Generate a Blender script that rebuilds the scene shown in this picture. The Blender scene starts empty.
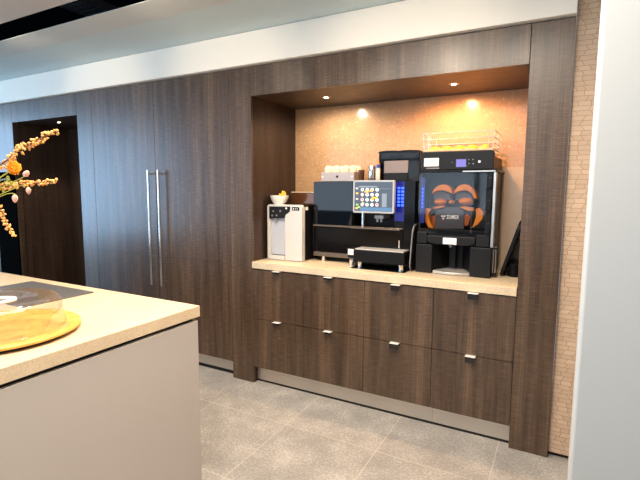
import bpy, bmesh, math, random
from mathutils import Vector, Matrix
random.seed(7)
sc = bpy.context.scene
C = sc.collection
PI = math.pi

# ------------------------------------------------------------------ camera
cam_d = bpy.data.cameras.new('camera'); cam = bpy.data.objects.new('camera', cam_d); C.objects.link(cam)
EYE = Vector((2.06252, -2.74685, 1.51865))
RT = Vector((0.88052203, 0.473969, 0.00585945)); UP = Vector((-0.05806493, 0.09558592, 0.99372622))
FW = Vector((-0.47043534, 0.87533806, -0.11168649))
cam.matrix_world = Matrix(((RT.x, UP.x, -FW.x, EYE.x), (RT.y, UP.y, -FW.y, EYE.y), (RT.z, UP.z, -FW.z, EYE.z), (0, 0, 0, 1)))
FPX = 448.4167
cam_d.sensor_width = 36; cam_d.lens = FPX * 36 / 640; cam_d.clip_start = .05; cam_d.clip_end = 100
sc.camera = cam

# ------------------------------------------------------------------ world and light
sc.view_settings.view_transform = 'Standard'; sc.view_settings.look = 'None'
sc.view_settings.gamma = 1; sc.view_settings.use_curve_mapping = False
sc.view_settings.exposure = 0.0
w = bpy.data.worlds.new('world'); sc.world = w; w.use_nodes = True
wn = w.node_tree.nodes; wl = w.node_tree.links
bg = wn['Background']; bg.inputs[0].default_value = (.95, .97, 1.0, 1); bg.inputs[1].default_value = .52

def area(name, loc, target, sx, sy, power, col):
    d = bpy.data.lights.new(name, 'AREA'); d.shape = 'RECTANGLE'; d.size = sx; d.size_y = sy; d.energy = power; d.color = col
    o = bpy.data.objects.new(name, d); C.objects.link(o); o.location = loc
    o.rotation_euler = (Vector(target) - Vector(loc)).to_track_quat('-Z', 'Y').to_euler(); return o
def spot(name, loc, target, power, col, ang=70, blend=.6, rad=.03):
    d = bpy.data.lights.new(name, 'SPOT'); d.energy = power; d.color = col; d.spot_size = math.radians(ang); d.spot_blend = blend; d.shadow_soft_size = rad
    o = bpy.data.objects.new(name, d); C.objects.link(o); o.location = loc
    o.rotation_euler = (Vector(target) - Vector(loc)).to_track_quat('-Z', 'Y').to_euler(); return o
area('side_window_daylight', (-6.85, -3.3, 1.7), (0, -3.3, 1.7), 4.4, 2.6, 370, (.38, .66, 1.0))
area('rear_window_daylight', (-1.6, -6.85, 1.7), (-1.6, 0, 1.5), 6.4, 2.5, 150, (.60, .80, 1.0))
WARM = (1.0, .80, .58)
area('aisle_fill_light', (1.3, -2.0, 2.66), (1.3, -2.0, 0), 1.6, 1.8, 90, (1.0, .88, .75))  # unseen soft fill added to brighten the floor and island panel
spot('island_downlight', (-.5, -1.6, 2.66), (-.5, -1.6, 0), 60, WARM, 95, .9)
spot('island_end_downlight', (.2, -2.3, 2.66), (.2, -2.2, 0), 26, WARM, 95, .9)
spot('aisle_downlight', (.6, -1.0, 2.62), (.6, -.96, 0), 105, WARM, 150, .9)
spot('aisle_end_downlight', (1.7, -1.0, 2.62), (1.7, -.96, 0), 70, WARM, 150, .9)
for bx_ in (-1.6, -.2, 1.2):
    spot('bulkhead_spot', (bx_, -1.25, 2.56), (bx_, 0, 2.40), 17, (1.0, .82, .60), 62, .8)
spot('door_downlight', (-.8, -1.0, 2.62), (-.8, -.96, 0), 55, WARM, 150, .9)
# ------------------------------------------------------------------ helpers
class MB:
    def __init__(s): s.bm = bmesh.new()
    def box(s, x0, x1, y0, y1, z0, z1):
        v = [s.bm.verts.new(p) for p in ((x0, y0, z0), (x1, y0, z0), (x1, y1, z0), (x0, y1, z0), (x0, y0, z1), (x1, y0, z1), (x1, y1, z1), (x0, y1, z1))]
        for f in ((3, 2, 1, 0), (4, 5, 6, 7), (0, 1, 5, 4), (1, 2, 6, 5), (2, 3, 7, 6), (3, 0, 4, 7)): s.bm.faces.new([v[i] for i in f])
        return s
    def prism(s, pts, y0, y1, axis='y'):
        f = {'y': lambda a, b, t: (a, t, b), 'z': lambda a, b, t: (a, b, t), 'x': lambda a, b, t: (t, a, b)}[axis]
        A = [s.bm.verts.new(f(a, b, y0)) for a, b in pts]; B = [s.bm.verts.new(f(a, b, y1)) for a, b in pts]
        n = len(pts); s.bm.faces.new(A); s.bm.faces.new(B[::-1])
        for i in range(n): s.bm.faces.new((A[i], B[i], B[(i + 1) % n], A[(i + 1) % n]))
        return s
    def lathe(s, prof, c, axis=(0, 0, 1), seg=40, close=False):
        ax = Vector(axis).normalized(); q = Vector((0, 0, 1)).rotation_difference(ax); c = Vector(c)
        rings = []
        for r, z in prof:
            if r < 1e-6: rings.append([s.bm.verts.new(c + q @ Vector((0, 0, z)))])
            else: rings.append([s.bm.verts.new(c + q @ Vector((r * math.cos(2 * PI * k / seg), r * math.sin(2 * PI * k / seg), z))) for k in range(seg)])
        pr = list(zip(rings, rings[1:]))
        if close: pr.append((rings[-1], rings[0]))
        for a, b in pr:
            for k in range(seg):
                k2 = (k + 1) % seg
                if len(a) == 1 and len(b) == 1: continue
                if len(a) == 1: s.bm.faces.new((a[0], b[k], b[k2]))
                elif len(b) == 1: s.bm.faces.new((a[k], b[0], a[k2]))
                else: s.bm.faces.new((a[k], b[k], b[k2], a[k2]))
        return s
    def cyl(s, a, b, r, seg=20, r2=None):
        a = Vector(a); b = Vector(b); L = (b - a).length
        return s.lathe([(0, 0), (r, 0), (r if r2 is None else r2, L), (0, L)], a, b - a, seg)
    def tube(s, pts, r, seg=10, rr=None):
        pts = [Vector(p) for p in pts]; rings = []
        for i, p in enumerate(pts):
            t = (pts[min(i + 1, len(pts) - 1)] - pts[max(i - 1, 0)]).normalized()
            ref = Vector((0, 0, 1)) if abs(t.z) < .9 else Vector((1, 0, 0))
            u = t.cross(ref).normalized(); v = t.cross(u)
            R = rr[i] if rr else r
            rings.append([s.bm.verts.new(p + R * (math.cos(2 * PI * k / seg) * u + math.sin(2 * PI * k / seg) * v)) for k in range(seg)])
        for a, b in zip(rings, rings[1:]):
            for k in range(seg): s.bm.faces.new((a[k], a[(k + 1) % seg], b[(k + 1) % seg], b[k]))
        s.bm.faces.new(rings[0][::-1]); s.bm.faces.new(rings[-1]); return s
    def ball(s, c, rx, ry=None, rz=None, seg=20):
        m = Matrix.Translation(Vector(c)) @ Matrix.Diagonal((rx, ry or rx, rz or rx, 1))
        bmesh.ops.create_uvsphere(s.bm, u_segments=seg, v_segments=max(6, seg // 2), radius=1, matrix=m); return s
    def build(s, name, mat, parent=None, bevel=0, smooth=False, loc=None):
        bmesh.ops.recalc_face_normals(s.bm, faces=s.bm.faces[:])
        me = bpy.data.meshes.new(name); s.bm.to_mesh(me); s.bm.free(); me.materials.append(mat)
        if smooth:
            me.polygons.foreach_set('use_smooth', [True] * len(me.polygons))
            try: me.set_sharp_from_angle(angle=math.radians(42))
            except Exception: pass
        o = bpy.data.objects.new(name, me); C.objects.link(o)
        if parent is not None:
            o.parent = parent; o.matrix_parent_inverse = Matrix.Translation(-Vector(parent.location)) if parent.parent is None and parent.type == 'EMPTY' else Matrix()
        if bevel:
            b = o.modifiers.new('edge', 'BEVEL'); b.width = bevel; b.segments = 2; b.limit_method = 'ANGLE'; b.harden_normals = False
        return o

def thing(name, label, cat, loc=(0, 0, 0), group=None):
    o = bpy.data.objects.new(name, None); C.objects.link(o); o.location = loc; o.empty_display_size = .05
    o['label'] = label; o['category'] = cat
    if group: o['group'] = group
    return o
def tag(o, label, cat, group=None):
    o['label'] = label; o['category'] = cat
    if group: o['group'] = group
    return o
def struct(o, label=None, cat=None):
    o['kind'] = 'structure'
    if label: o['label'] = label
    if cat: o['category'] = cat
    return o
def dup(root, loc, label=None):
    r = root.copy(); C.objects.link(r); r.location = loc
    if label: r['label'] = label
    for ch in list(root.children):
        c = ch.copy(); C.objects.link(c); c.parent = r
        for g in ch.children:
            d = g.copy(); C.objects.link(d); d.parent = c
    return r
def text(name, body, size, origin, mat, parent, width=None, bold=True, rot=(PI / 2, 0, 0), depth=.0006):
    cu = bpy.data.curves.new(name, 'FONT'); cu.body = body; cu.size = size; cu.extrude = depth; cu.align_x = 'CENTER'; cu.align_y = 'CENTER'
    if bold: cu.offset = size * .022
    t = bpy.data.objects.new(name, cu); C.objects.link(t)
    dg = bpy.context.evaluated_depsgraph_get(); me = bpy.data.meshes.new_from_object(t.evaluated_get(dg))
    C.objects.unlink(t); bpy.data.objects.remove(t)
    me.materials.clear(); me.materials.append(mat)
    xs = [v.co.x for v in me.vertices]; k = (width / (max(xs) - min(xs))) if width else 1
    M = Matrix.Translation(Vector(origin)) @ Matrix.Rotation(rot[2], 4, 'Z') @ Matrix.Rotation(rot[0], 4, 'X') @ Matrix.Diagonal((k, 1, 1, 1))
    me.transform(M)
    o = bpy.data.objects.new(name, me); C.objects.link(o)
    if parent is not None:
        o.parent = parent
        if parent.type == 'EMPTY': o.matrix_parent_inverse = Matrix.Translation(-Vector(parent.location))
    return o
def rrect(x0, x1, z0, z1, r, n=5, corners='abcd'):
    out = []
    for key, cx, cz, a0 in (('a', x1 - r, z1 - r, 0), ('b', x0 + r, z1 - r, 90), ('c', x0 + r, z0 + r, 180), ('d', x1 - r, z0 + r, 270)):
        if key in corners:
            for k in range(n + 1):
                a = math.radians(a0 + 90 * k / n); out.append((cx + r * math.cos(a), cz + r * math.sin(a)))
        else: out.append((x1 if key in 'ad' else x0, z1 if key in 'ab' else z0))
    return out

# ------------------------------------------------------------------ materials
def new_mat(name):
    m = bpy.data.materials.new(name); m.use_nodes = True
    return m, m.node_tree.nodes, m.node_tree.links, m.node_tree.nodes['Principled BSDF']
def flat(name, col, rough=.5, metal=0, spec=.5, coat=0, emit=None, es=0, trans=0, ior=1.45, alpha=1):
    m, n, l, b = new_mat(name)
    b.inputs['Base Color'].default_value = (*col, 1); b.inputs['Roughness'].default_value = rough; b.inputs['Metallic'].default_value = metal
    b.inputs['Specular IOR Level'].default_value = spec; b.inputs['Coat Weight'].default_value = coat; b.inputs['Coat Roughness'].default_value = .05
    b.inputs['Transmission Weight'].default_value = trans; b.inputs['IOR'].default_value = ior; b.inputs['Alpha'].default_value = alpha
    if emit: b.inputs['Emission Color'].default_value = (*emit, 1); b.inputs['Emission Strength'].default_value = es
    # faint surface wear so that nothing is perfectly even
    t = n.new('ShaderNodeTexCoord'); nz = n.new('ShaderNodeTexNoise'); nz.inputs['Scale'].default_value = 35; nz.inputs['Detail'].default_value = 4
    l.new(t.outputs['Object'], nz.inputs['Vector'])
    mr = n.new('ShaderNodeMapRange'); mr.inputs['To Min'].default_value = max(0, rough - .04); mr.inputs['To Max'].default_value = min(1, rough + .04)
    l.new(nz.outputs['Fac'], mr.inputs['Value'])
    if rough > .08: l.new(mr.outputs['Result'], b.inputs['Roughness'])
    return m
def ramp(n, stops):
    r = n.new('ShaderNodeValToRGB'); e = r.color_ramp.elements
    while len(e) < len(stops): e.new(.5)
    for el, (p, c) in zip(e, stops): el.position = p; el.color = (*c, 1)
    return r
def wood(name, dark, mid, light, rough=.42, spec=.5):
    m, n, l, b = new_mat(name)
    t = n.new('ShaderNodeTexCoord')
    def layer(sx, sy, sz, scale, det):
        mp = n.new('ShaderNodeMapping'); mp.inputs['Scale'].default_value = (sx, sy, sz); l.new(t.outputs['Object'], mp.inputs['Vector'])
        z = n.new('ShaderNodeTexNoise'); z.inputs['Scale'].default_value = scale; z.inputs['Detail'].default_value = det; z.inputs['Roughness'].default_value = .6
        l.new(mp.outputs['Vector'], z.inputs['Vector']); return z.outputs['Fac']
    broad = layer(1, 1, .05, 14, 3); fine = layer(1, 1, .02, 120, 3); cross = layer(.18, .18, 3, 75, 3)
    def mix(a, b_, f):
        x = n.new('ShaderNodeMix'); x.data_type = 'FLOAT'; x.inputs['Factor'].default_value = f; l.new(a, x.inputs['A']); l.new(b_, x.inputs['B']); return x.outputs['Result']
    v = mix(mix(broad, fine, .42), cross, .36)
    r = ramp(n, [(.38, dark), (.5, mid), (.62, light)]); l.new(v, r.inputs['Fac']); l.new(r.outputs['Color'], b.inputs['Base Color'])
    b.inputs['Roughness'].default_value = rough; b.inputs['Specular IOR Level'].default_value = spec
    bp = n.new('ShaderNodeBump'); bp.inputs['Strength'].default_value = .12; bp.inputs['Distance'].default_value = .002
    l.new(v, bp.inputs['Height']); l.new(bp.outputs['Normal'], b.inputs['Normal'])
    return m
def speckle(name, base, spots, scale, amount=.62, rough=.4, cloud=.5, cloud_scale=3, spec=.5, bump=0):
    m, n, l, b = new_mat(name)
    t = n.new('ShaderNodeTexCoord')
    c = n.new('ShaderNodeTexNoise'); c.inputs['Scale'].default_value = cloud_scale; c.inputs['Detail'].default_value = 8; c.inputs['Roughness'].default_value = .65
    l.new(t.outputs['Object'], c.inputs['Vector'])
    r0 = ramp(n, [(.3, tuple(x * (1 - .35 * cloud) for x in base)), (.7, tuple(min(1, x * (1 + .3 * cloud)) for x in base))]); l.new(c.outputs['Fac'], r0.inputs['Fac'])
    col = r0.outputs['Color']
    for k, (sc_, sp, th) in enumerate(spots):
        z = n.new('ShaderNodeTexNoise'); z.inputs['Scale'].default_value = scale * sc_; z.inputs['Detail'].default_value = 2
        mp = n.new('ShaderNodeMapping'); mp.inputs['Location'].default_value = (k * 3.1, k * 7.7, k); l.new(t.outputs['Object'], mp.inputs['Vector']); l.new(mp.outputs['Vector'], z.inputs['Vector'])
        mr = n.new('ShaderNodeMapRange'); mr.inputs['From Min'].default_value = th; mr.inputs['From Max'].default_value = th + .07; mr.inputs['To Max'].default_value = amount
        l.new(z.outputs['Fac'], mr.inputs['Value'])
        x = n.new('ShaderNodeMix'); x.data_type = 'RGBA'; l.new(mr.outputs['Result'], x.inputs['Factor']); l.new(col, x.inputs['A']); x.inputs['B'].default_value = (*sp, 1); col = x.outputs['Result']
    l.new(col, b.inputs['Base Color']); b.inputs['Roughness'].default_value = rough; b.inputs['Specular IOR Level'].default_value = spec
    return m, col

M_wood = wood('wenge_laminate', (.030, .0175, .010), (.079, .047, .028), (.155, .098, .061), .30, .6)
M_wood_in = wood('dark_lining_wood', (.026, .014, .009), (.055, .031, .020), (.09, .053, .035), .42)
M_core = flat('carcass_core', (.012, .010, .009), .8)
M_counter, _ = speckle('beige_stone_worktop', (.66, .53, .36), [(1, (.48, .35, .21), .58), (1.6, (.88, .80, .66), .61)], 130, .6, .38, .35, 7)
M_splash, _ = speckle('speckled_brown_stone', (.46, .285, .155), [(1, (.24, .13, .06), .57), (.8, (.85, .68, .48), .61), (2.2, (.9, .75, .55), .66)], 75, .30, .17, .30, 16)
M_board, _ = speckle('pale_stone_board', (.62, .47, .34), [(1, (.45, .33, .22), .62), (1.5, (.80, .68, .54), .66)], 120, .5, .25, .2, 14)
M_white = flat('painted_white', (.92, .855, .75), .55)
M_strip = flat('ceiling_bluish', (.60, .71, .73), .7)
M_raft = flat('ceiling_raft_paint', (.60, .56, .53), .7)
M_void = flat('ceiling_void_black', (.004, .005, .009), .9, spec=.1)
M_tray = flat('galvanised_tray', (.16, .16, .165), .5, .6)
M_part = flat('partition_paint', (.52, .535, .525), .55)
M_island = flat('island_panel_laminate', (.47, .435, .405), .5)
M_steel = flat('brushed_steel', (.62, .58, .53), .32, 1)
M_plinth = flat('plinth_steel', (.66, .61, .55), .38, .85)
M_chrome = flat('polished_steel', (.80, .79, .77), .16, 1)
M_tabtop = flat('satin_steel_tab', (.86, .85, .83), .35, .15)
M_tabdark = flat('dark_reflection_lip', (.012, .011, .011), .22, .0, .6)  # dark reflection in the polished handle lip put into its colour
M_black = flat('black_plastic', (.007, .007, .008), .34, spec=.22)
M_black2 = flat('charcoal_plastic', (.011, .011, .012), .38, spec=.25)
M_gloss = flat('gloss_black', (.004, .004, .005), .12, spec=.18)
M_glassblk = flat('black_mirror_glass', (.004, .006, .010), .03, spec=.5)
M_bronze = flat('bronze_trim', (.17, .14, .115), .35, .7)
M_grey = flat('grey_plastic', (.22, .215, .215), .4)
M_mauve = flat('mauve_grey_panel', (.24, .20, .195), .35)
M_whitep = flat('white_plastic', (.62, .61, .59), .32)
M_pale = flat('pale_blue_recess', (.52, .55, .62), .35)
M_label = flat('paper_label', (.92, .90, .86), .6)
M_ink = flat('grey_print', (.30, .28, .27), .6)
M_china = flat('white_china', (.84, .82, .78), .2, coat=.3)
M_yellow = flat('yellow_paper', (.85, .55, .06), .6)
M_cup = flat('cream_china', (.72, .63, .46), .25)
M_orange = flat('orange_peel', (.90, .46, .015), .45)
M_wire = flat('bright_wire', (.80, .79, .78), .28, .45)
M_orplastic = flat('orange_plastic', (.78, .235, .010), .4, spec=.5)
M_orclear = flat('deep_orange_plastic', (.36, .085, .008), .35)
M_amber = flat('amber_smoked_plastic', (.13, .05, .022), .10, .35, coat=.4)
M_beans = flat('coffee_brown', (.085, .045, .022), .55)
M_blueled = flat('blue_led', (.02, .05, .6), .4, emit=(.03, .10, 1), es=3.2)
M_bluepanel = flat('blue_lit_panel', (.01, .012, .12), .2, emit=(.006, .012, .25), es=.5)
M_scr = flat('screen_dark', (.03, .04, .055), .2, emit=(.07, .09, .12), es=1.0)
M_scrbar = flat('screen_blue_bar', (.05, .10, .18), .2, emit=(.09, .19, .33), es=1.0)
M_scrgrey = flat('screen_grey_column', (.1, .12, .14), .2, emit=(.24, .28, .33), es=1.0)
M_icon = flat('screen_icon_pale', (.5, .5, .5), .3, emit=(.62, .70, .68), es=1.0)
M_iconp = flat('screen_icon_pink', (.5, .3, .3), .3, emit=(.75, .50, .47), es=1.0)
M_icono = flat('screen_orange', (.6, .3, .02), .3, emit=(.85, .45, .06), es=1.0)
M_icong = flat('screen_green', (.2, .4, .1), .3, emit=(.35, .55, .14), es=1.0)
M_lcd = flat('violet_display', (.1, .09, .3), .3, emit=(.14, .13, .42), es=1.0)
M_bulb = flat('lit_lamp', (1, .9, .7), .4, emit=(1.0, .86, .62), es=30)
M_slate = flat('grey_slate', (.11, .11, .115), .35)
M_board_w = wood('light_turned_wood', (.50, .24, .04), (.68, .36, .07), (.80, .48, .12), .4)
M_dark_rim = flat('dark_turntable', (.03, .018, .012), .5)
M_stem = flat('brown_stem', (.22, .10, .03), .7)
M_berry = flat('orange_berry', (.86, .43, .12), .4)
M_petal = flat('orange_petal', (.92, .36, .01), .6)
M_pink = flat('pink_bud', (.85, .50, .40), .55)
M_leaf = flat('green_leaf', (.50, .52, .07), .55)
M_vase = flat('vase_glaze', (.75, .72, .68), .3)
M_blue = flat('blue_band', (.02, .07, .45), .4)
M_dash = flat('gold_reflection_edge', (.55, .38, .22), .35, .8)  # golden reflection on the juicer top edge put into this colour

def glass(name, col, rough=.02, mixf=.25, edge=.75, lo=.05):
    """thin clear plastic: see-through straight on, reflecting more at grazing angles"""
    m, n, l, b = new_mat(name); n.remove(b)
    out = n['Material Output']
    tr = n.new('ShaderNodeBsdfTransparent'); tr.inputs[0].default_value = (*col, 1)
    gl = n.new('ShaderNodeBsdfGlossy'); gl.inputs['Color'].default_value = (.95, .95, .95, 1); gl.inputs['Roughness'].default_value = rough
    lw = n.new('ShaderNodeLayerWeight'); lw.inputs['Blend'].default_value = .35
    mr = n.new('ShaderNodeMapRange'); mr.inputs['To Min'].default_value = lo; mr.inputs['To Max'].default_value = edge * mixf * 2
    l.new(lw.outputs['Facing'], mr.inputs['Value'])
    mx = n.new('ShaderNodeMixShader'); l.new(mr.outputs['Result'], mx.inputs[0]); l.new(tr.outputs[0], mx.inputs[1]); l.new(gl.outputs[0], mx.inputs[2])
    l.new(mx.outputs[0], out.inputs['Surface']); return m
M_clear = glass('clear_acrylic', (.93, .91, .89), .04, .20, lo=.05)
M_cover = glass('smoked_clear_cover', (.86, .86, .87), .05, .06, lo=.02)
M_smoke = glass('smoked_hopper', (.42, .34, .29), .05, .08, lo=.02)

def floor_mat():
    m, n, l, b = new_mat('stone_floor_tile')
    t = n.new('ShaderNodeTexCoord')
    sx = n.new('ShaderNodeSeparateXYZ'); l.new(t.outputs['Object'], sx.inputs[0])
    def M(op, a, bb=None, c=None):
        x = n.new('ShaderNodeMath'); x.operation = op
        for i, v in enumerate((a, bb, c)):
            if v is None: continue
            if isinstance(v, (int, float)): x.inputs[i].default_value = v
            else: l.new(v, x.inputs[i])
        return x.outputs[0]
    def line(o, off, p, wd):
        f = M('FRACT', M('DIVIDE', M('SUBTRACT', o, off), p)); d = M('ABSOLUTE', M('SUBTRACT', f, .5)); return M('GREATER_THAN', d, .5 - wd / p / 2)
    grout = M('MAXIMUM', line(sx.outputs['X'], -.052, .62, .005), line(sx.outputs['Y'], -.414, .612, .005))
    ix = M('FLOOR', M('DIVIDE', M('ADD', sx.outputs['X'], .052), .62)); iy = M('FLOOR', M('DIVIDE', M('ADD', sx.outputs['Y'], .414), .612))
    cb = n.new('ShaderNodeCombineXYZ'); l.new(ix, cb.inputs[0]); l.new(iy, cb.inputs[1])
    wn_ = n.new('ShaderNodeTexWhiteNoise'); wn_.noise_dimensions = '3D'; l.new(cb.outputs[0], wn_.inputs['Vector'])
    def noise(s, d, r=.6):
        z = n.new('ShaderNodeTexNoise'); z.inputs['Scale'].default_value = s; z.inputs['Detail'].default_value = d; z.inputs['Roughness'].default_value = r
        l.new(t.outputs['Object'], z.inputs['Vector']); return z.outputs['Fac']
    v = M('ADD', M('MULTIPLY', noise(5, 6), .40), M('MULTIPLY', noise(70, 4, .7), .60))
    v = M('ADD', v, M('MULTIPLY', M('SUBTRACT', wn_.outputs['Value'], .5), .03))
    r = ramp(n, [(.36, (.235, .225, .215)), (.5, (.325, .312, .298)), (.63, (.50, .48, .455))]); l.new(v, r.inputs['Fac'])
    fl = M('MULTIPLY', M('GREATER_THAN', noise(120, 2), .655), .75)
    mx0 = n.new('ShaderNodeMix'); mx0.data_type = 'RGBA'; l.new(fl, mx0.inputs['Factor']); l.new(r.outputs['Color'], mx0.inputs['A']); mx0.inputs['B'].default_value = (.62, .58, .52, 1)
    mx = n.new('ShaderNodeMix'); mx.data_type = 'RGBA'; l.new(M('MULTIPLY', grout, .7), mx.inputs['Factor']); l.new(mx0.outputs['Result'], mx.inputs['A']); mx.inputs['B'].default_value = (.58, .52, .44, 1)
    l.new(mx.outputs['Result'], b.inputs['Base Color']); b.inputs['Roughness'].default_value = .5; b.inputs['Specular IOR Level'].default_value = .4
    return m
def tile_mat():
    m, n, l, b = new_mat('irregular_mosaic_tile')
    t = n.new('ShaderNodeTexCoord'); s = n.new('ShaderNodeSeparateXYZ'); l.new(t.outputs['Object'], s.inputs[0])
    def M(op, a, bb=None):
        x = n.new('ShaderNodeMath'); x.operation = op
        for i, v in enumerate((a, bb)):
            if v is None: continue
            if isinstance(v, (int, float)): x.inputs[i].default_value = v
            else: l.new(v, x.inputs[i])
        return x.outputs[0]
    def wn1(v, k):
        x = n.new('ShaderNodeTexWhiteNoise'); x.noise_dimensions = '1D'; l.new(M('ADD', M('MULTIPLY', v, 1.37), k), x.inputs['W']); return x.outputs['Value']
    H = .0255
    q = M('DIVIDE', s.outputs['Z'], H); row = M('FLOOR', q); fr = M('FRACT', q)
    a = wn1(row, .3); sl = M('SUBTRACT', wn1(row, 9.1), .5)
    u = M('ADD', M('ADD', M('DIVIDE', s.outputs['X'], .062), M('MULTIPLY', a, 17.0)), M('MULTIPLY', M('MULTIPLY', sl, fr), .75))
    vo = n.new('ShaderNodeTexVoronoi'); vo.voronoi_dimensions = '1D'; vo.feature = 'DISTANCE_TO_EDGE'; vo.inputs['Scale'].default_value = 1; l.new(u, vo.inputs['W'])
    g1 = M('LESS_THAN', vo.outputs['Distance'], .022); g2 = M('GREATER_THAN', M('ABSOLUTE', M('SUBTRACT', fr, .5)), .46)
    g = M('MAXIMUM', g1, g2)
    vc = n.new('ShaderNodeTexVoronoi'); vc.voronoi_dimensions = '1D'; l.new(u, vc.inputs['W']); vc.inputs['Scale'].default_value = 1
    r = ramp(n, [(0, (.50, .36, .25)), (1, (.62, .46, .33))]); sep = n.new('ShaderNodeSeparateColor'); l.new(vc.outputs['Color'], sep.inputs[0]); l.new(sep.outputs[0], r.inputs['Fac'])
    mx = n.new('ShaderNodeMix'); mx.data_type = 'RGBA'; l.new(g, mx.inputs['Factor']); l.new(r.outputs['Color'], mx.inputs['A']); mx.inputs['B'].default_value = (.30, .19, .12, 1)
    l.new(mx.outputs['Result'], b.inputs['Base Color']); b.inputs['Roughness'].default_value = .5
    bp = n.new('ShaderNodeBump'); bp.inputs['Strength'].default_value = .4; bp.inputs['Distance'].default_value = .003; bp.invert = True
    l.new(g, bp.inputs['Height']); l.new(bp.outputs['Normal'], b.inputs['Normal'])
    return m
M_floor = floor_mat(); M_tile = tile_mat()

# ------------------------------------------------------------------ the setting
X = [0.0, .4566, .9256, 1.3925, 1.865]
XL, XR, XDJ, XQ, XP, XO = -.206, 2.073, -1.015, -1.826, -2.045, -3.148
TOP, HN, HR = 2.408, 2.20, 2.21
struct(MB().box(-7, 5.5, -7, 1.2, -.08, 0).build('floor', M_floor))
struct(MB().box(-7, XR, .70, .82, 0, 3.4).build('wall_back', M_void))
struct(MB().box(XR + .002, 5.5, .03, .15, .024, 3.4).build('wall_tiled', M_tile))
struct(MB().box(XR + .002, 5.5, .05, .15, 0, .023).build('baseboard_back', M_core))
struct(MB().box(-7, XR, -.04, .68, TOP + .006, 2.64).build('trim_1', M_white, bevel=.003))
struct(MB().box(-7, 5.5, -.50, .03, 2.642, 2.650).build('ceiling', M_strip))
struct(MB().box(-7, 5.5, -.742, -.501, 2.640, 2.643).build('trim_2', flat('ceiling_edge_grey', (.62, .66, .65), .7)))  # bluish and grey tones of the two ceiling strips put into their colours
struct(MB().box(-7, 5.5, -3.6, -.848, 2.70, 2.735).build('ceiling_raft', M_raft))
struct(MB().box(-7, 5.5, -7, .7, 3.4, 3.46).build('ceiling_void', M_void))
pt = MB().prism(rrect(2.127, 4.6, -1.32, -1.20, .010, 5, 'bc')[::-1], 0, 2.70, 'z')
struct(pt.build('wall_partition', M_part, smooth=True))
# glazed sides of the room behind the camera
def glazing(name, fixed, span, axis):
    g = MB()
    a0, a1 = span
    def b(u0, u1, z0, z1):
        if axis == 'x': g.box(fixed, fixed + .08, u0, u1, z0, z1)
        else: g.box(u0, u1, fixed, fixed + .08, z0, z1)
    b(a0, a1, 0, .35 if axis == 'x' else 1.0); b(a0, a1, 2.95, 3.4)
    n = 5
    for k in range(n + 1):
        u = a0 + (a1 - a0) * k / n; b(u - .05, u + .05, .35, 2.95)
    b(a0, a1, 2.2, 2.25)
    return struct(g.build(name, M_core))
glazing('window_1', -6.75, (-6.9, .6), 'x'); glazing('window_2', -6.75, (-6.6, 5.2), 'y')
ct = MB()
for s_ in (-1.41, -1.16): ct.box(s_ - .008, s_ + .008, -3.4, .6, 2.90, 2.96)
for k in range(60): ct.box(-1.41, -1.16, -3.4 + k * .066, -3.355 + k * .066, 2.90, 2.908)
tag(ct.build('cable_tray', M_tray), 'grey perforated metal cable tray crossing the black ceiling void', 'cable tray')

# ------------------------------------------------------------------ fitted wall
g_ = .0012
def panel(name, label, boxes, mat=None, cat='panel', group=None):
    m = MB()
    for b in boxes: m.box(*b)
    return tag(m.build(name, mat or M_wood, bevel=.0015), label, cat, group)
pp = thing('pilaster_panel', 'dark wood upright panel between the tall doors and the lit niche', 'panel', (-.1, 0, 0))
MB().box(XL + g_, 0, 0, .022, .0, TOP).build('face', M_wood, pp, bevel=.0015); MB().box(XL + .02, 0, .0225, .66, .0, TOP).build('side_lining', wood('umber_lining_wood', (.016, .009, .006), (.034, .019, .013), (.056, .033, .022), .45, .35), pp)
panel('pilaster_panel', 'dark wood upright end panel beside the mosaic tiles', [(X[4] + g_, XR, 0, .68, .0, TOP)])
panel('pilaster_panel', 'bluish dark wood upright panel between the dark alcove and tall doors', [(XP, XQ - g_, 0, .66, .0, TOP)])
panel('wall_panel', 'bluish dark wood panel at the end of the run, beyond the dark alcove', [(-6.6, XO, 0, .06, .0, TOP)])
hd = thing('niche_header', 'dark wood header panel bridging the top of the lit coffee niche', 'panel', (.93, 0, HN))
MB().box(X[0] + g_, X[4] - g_, 0, .02, HN, TOP).build('fascia', M_wood, hd, bevel=.0015)
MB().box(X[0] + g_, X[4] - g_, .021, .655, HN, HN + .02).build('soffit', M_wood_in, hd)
hd = thing('alcove_header', 'bluish dark wood header panel over the dark alcove', 'panel', (-2.6, 0, HR))
MB().box(XO + g_, XP - g_, 0, .02, HR, TOP).build('fascia', M_wood, hd, bevel=.0015)
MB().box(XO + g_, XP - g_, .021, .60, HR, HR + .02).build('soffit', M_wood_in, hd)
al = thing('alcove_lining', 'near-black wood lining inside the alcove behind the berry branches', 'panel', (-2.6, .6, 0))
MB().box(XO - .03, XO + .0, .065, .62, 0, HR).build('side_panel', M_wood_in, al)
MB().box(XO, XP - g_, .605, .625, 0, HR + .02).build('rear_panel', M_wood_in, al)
tag(MB().box(X[0] + .001, X[4] - .001, .63, .65, .9685, HN - .001).build('splashback', M_splash), 'speckled brown stone splashback at the rear of the lit niche', 'splashback')
tag(MB().box(1.69, 1.864, .608, .628, .9685, 1.68).build('stone_board', M_board, bevel=.002), 'pale beige stone board standing against the splashback beside the juicer', 'board')

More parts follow.
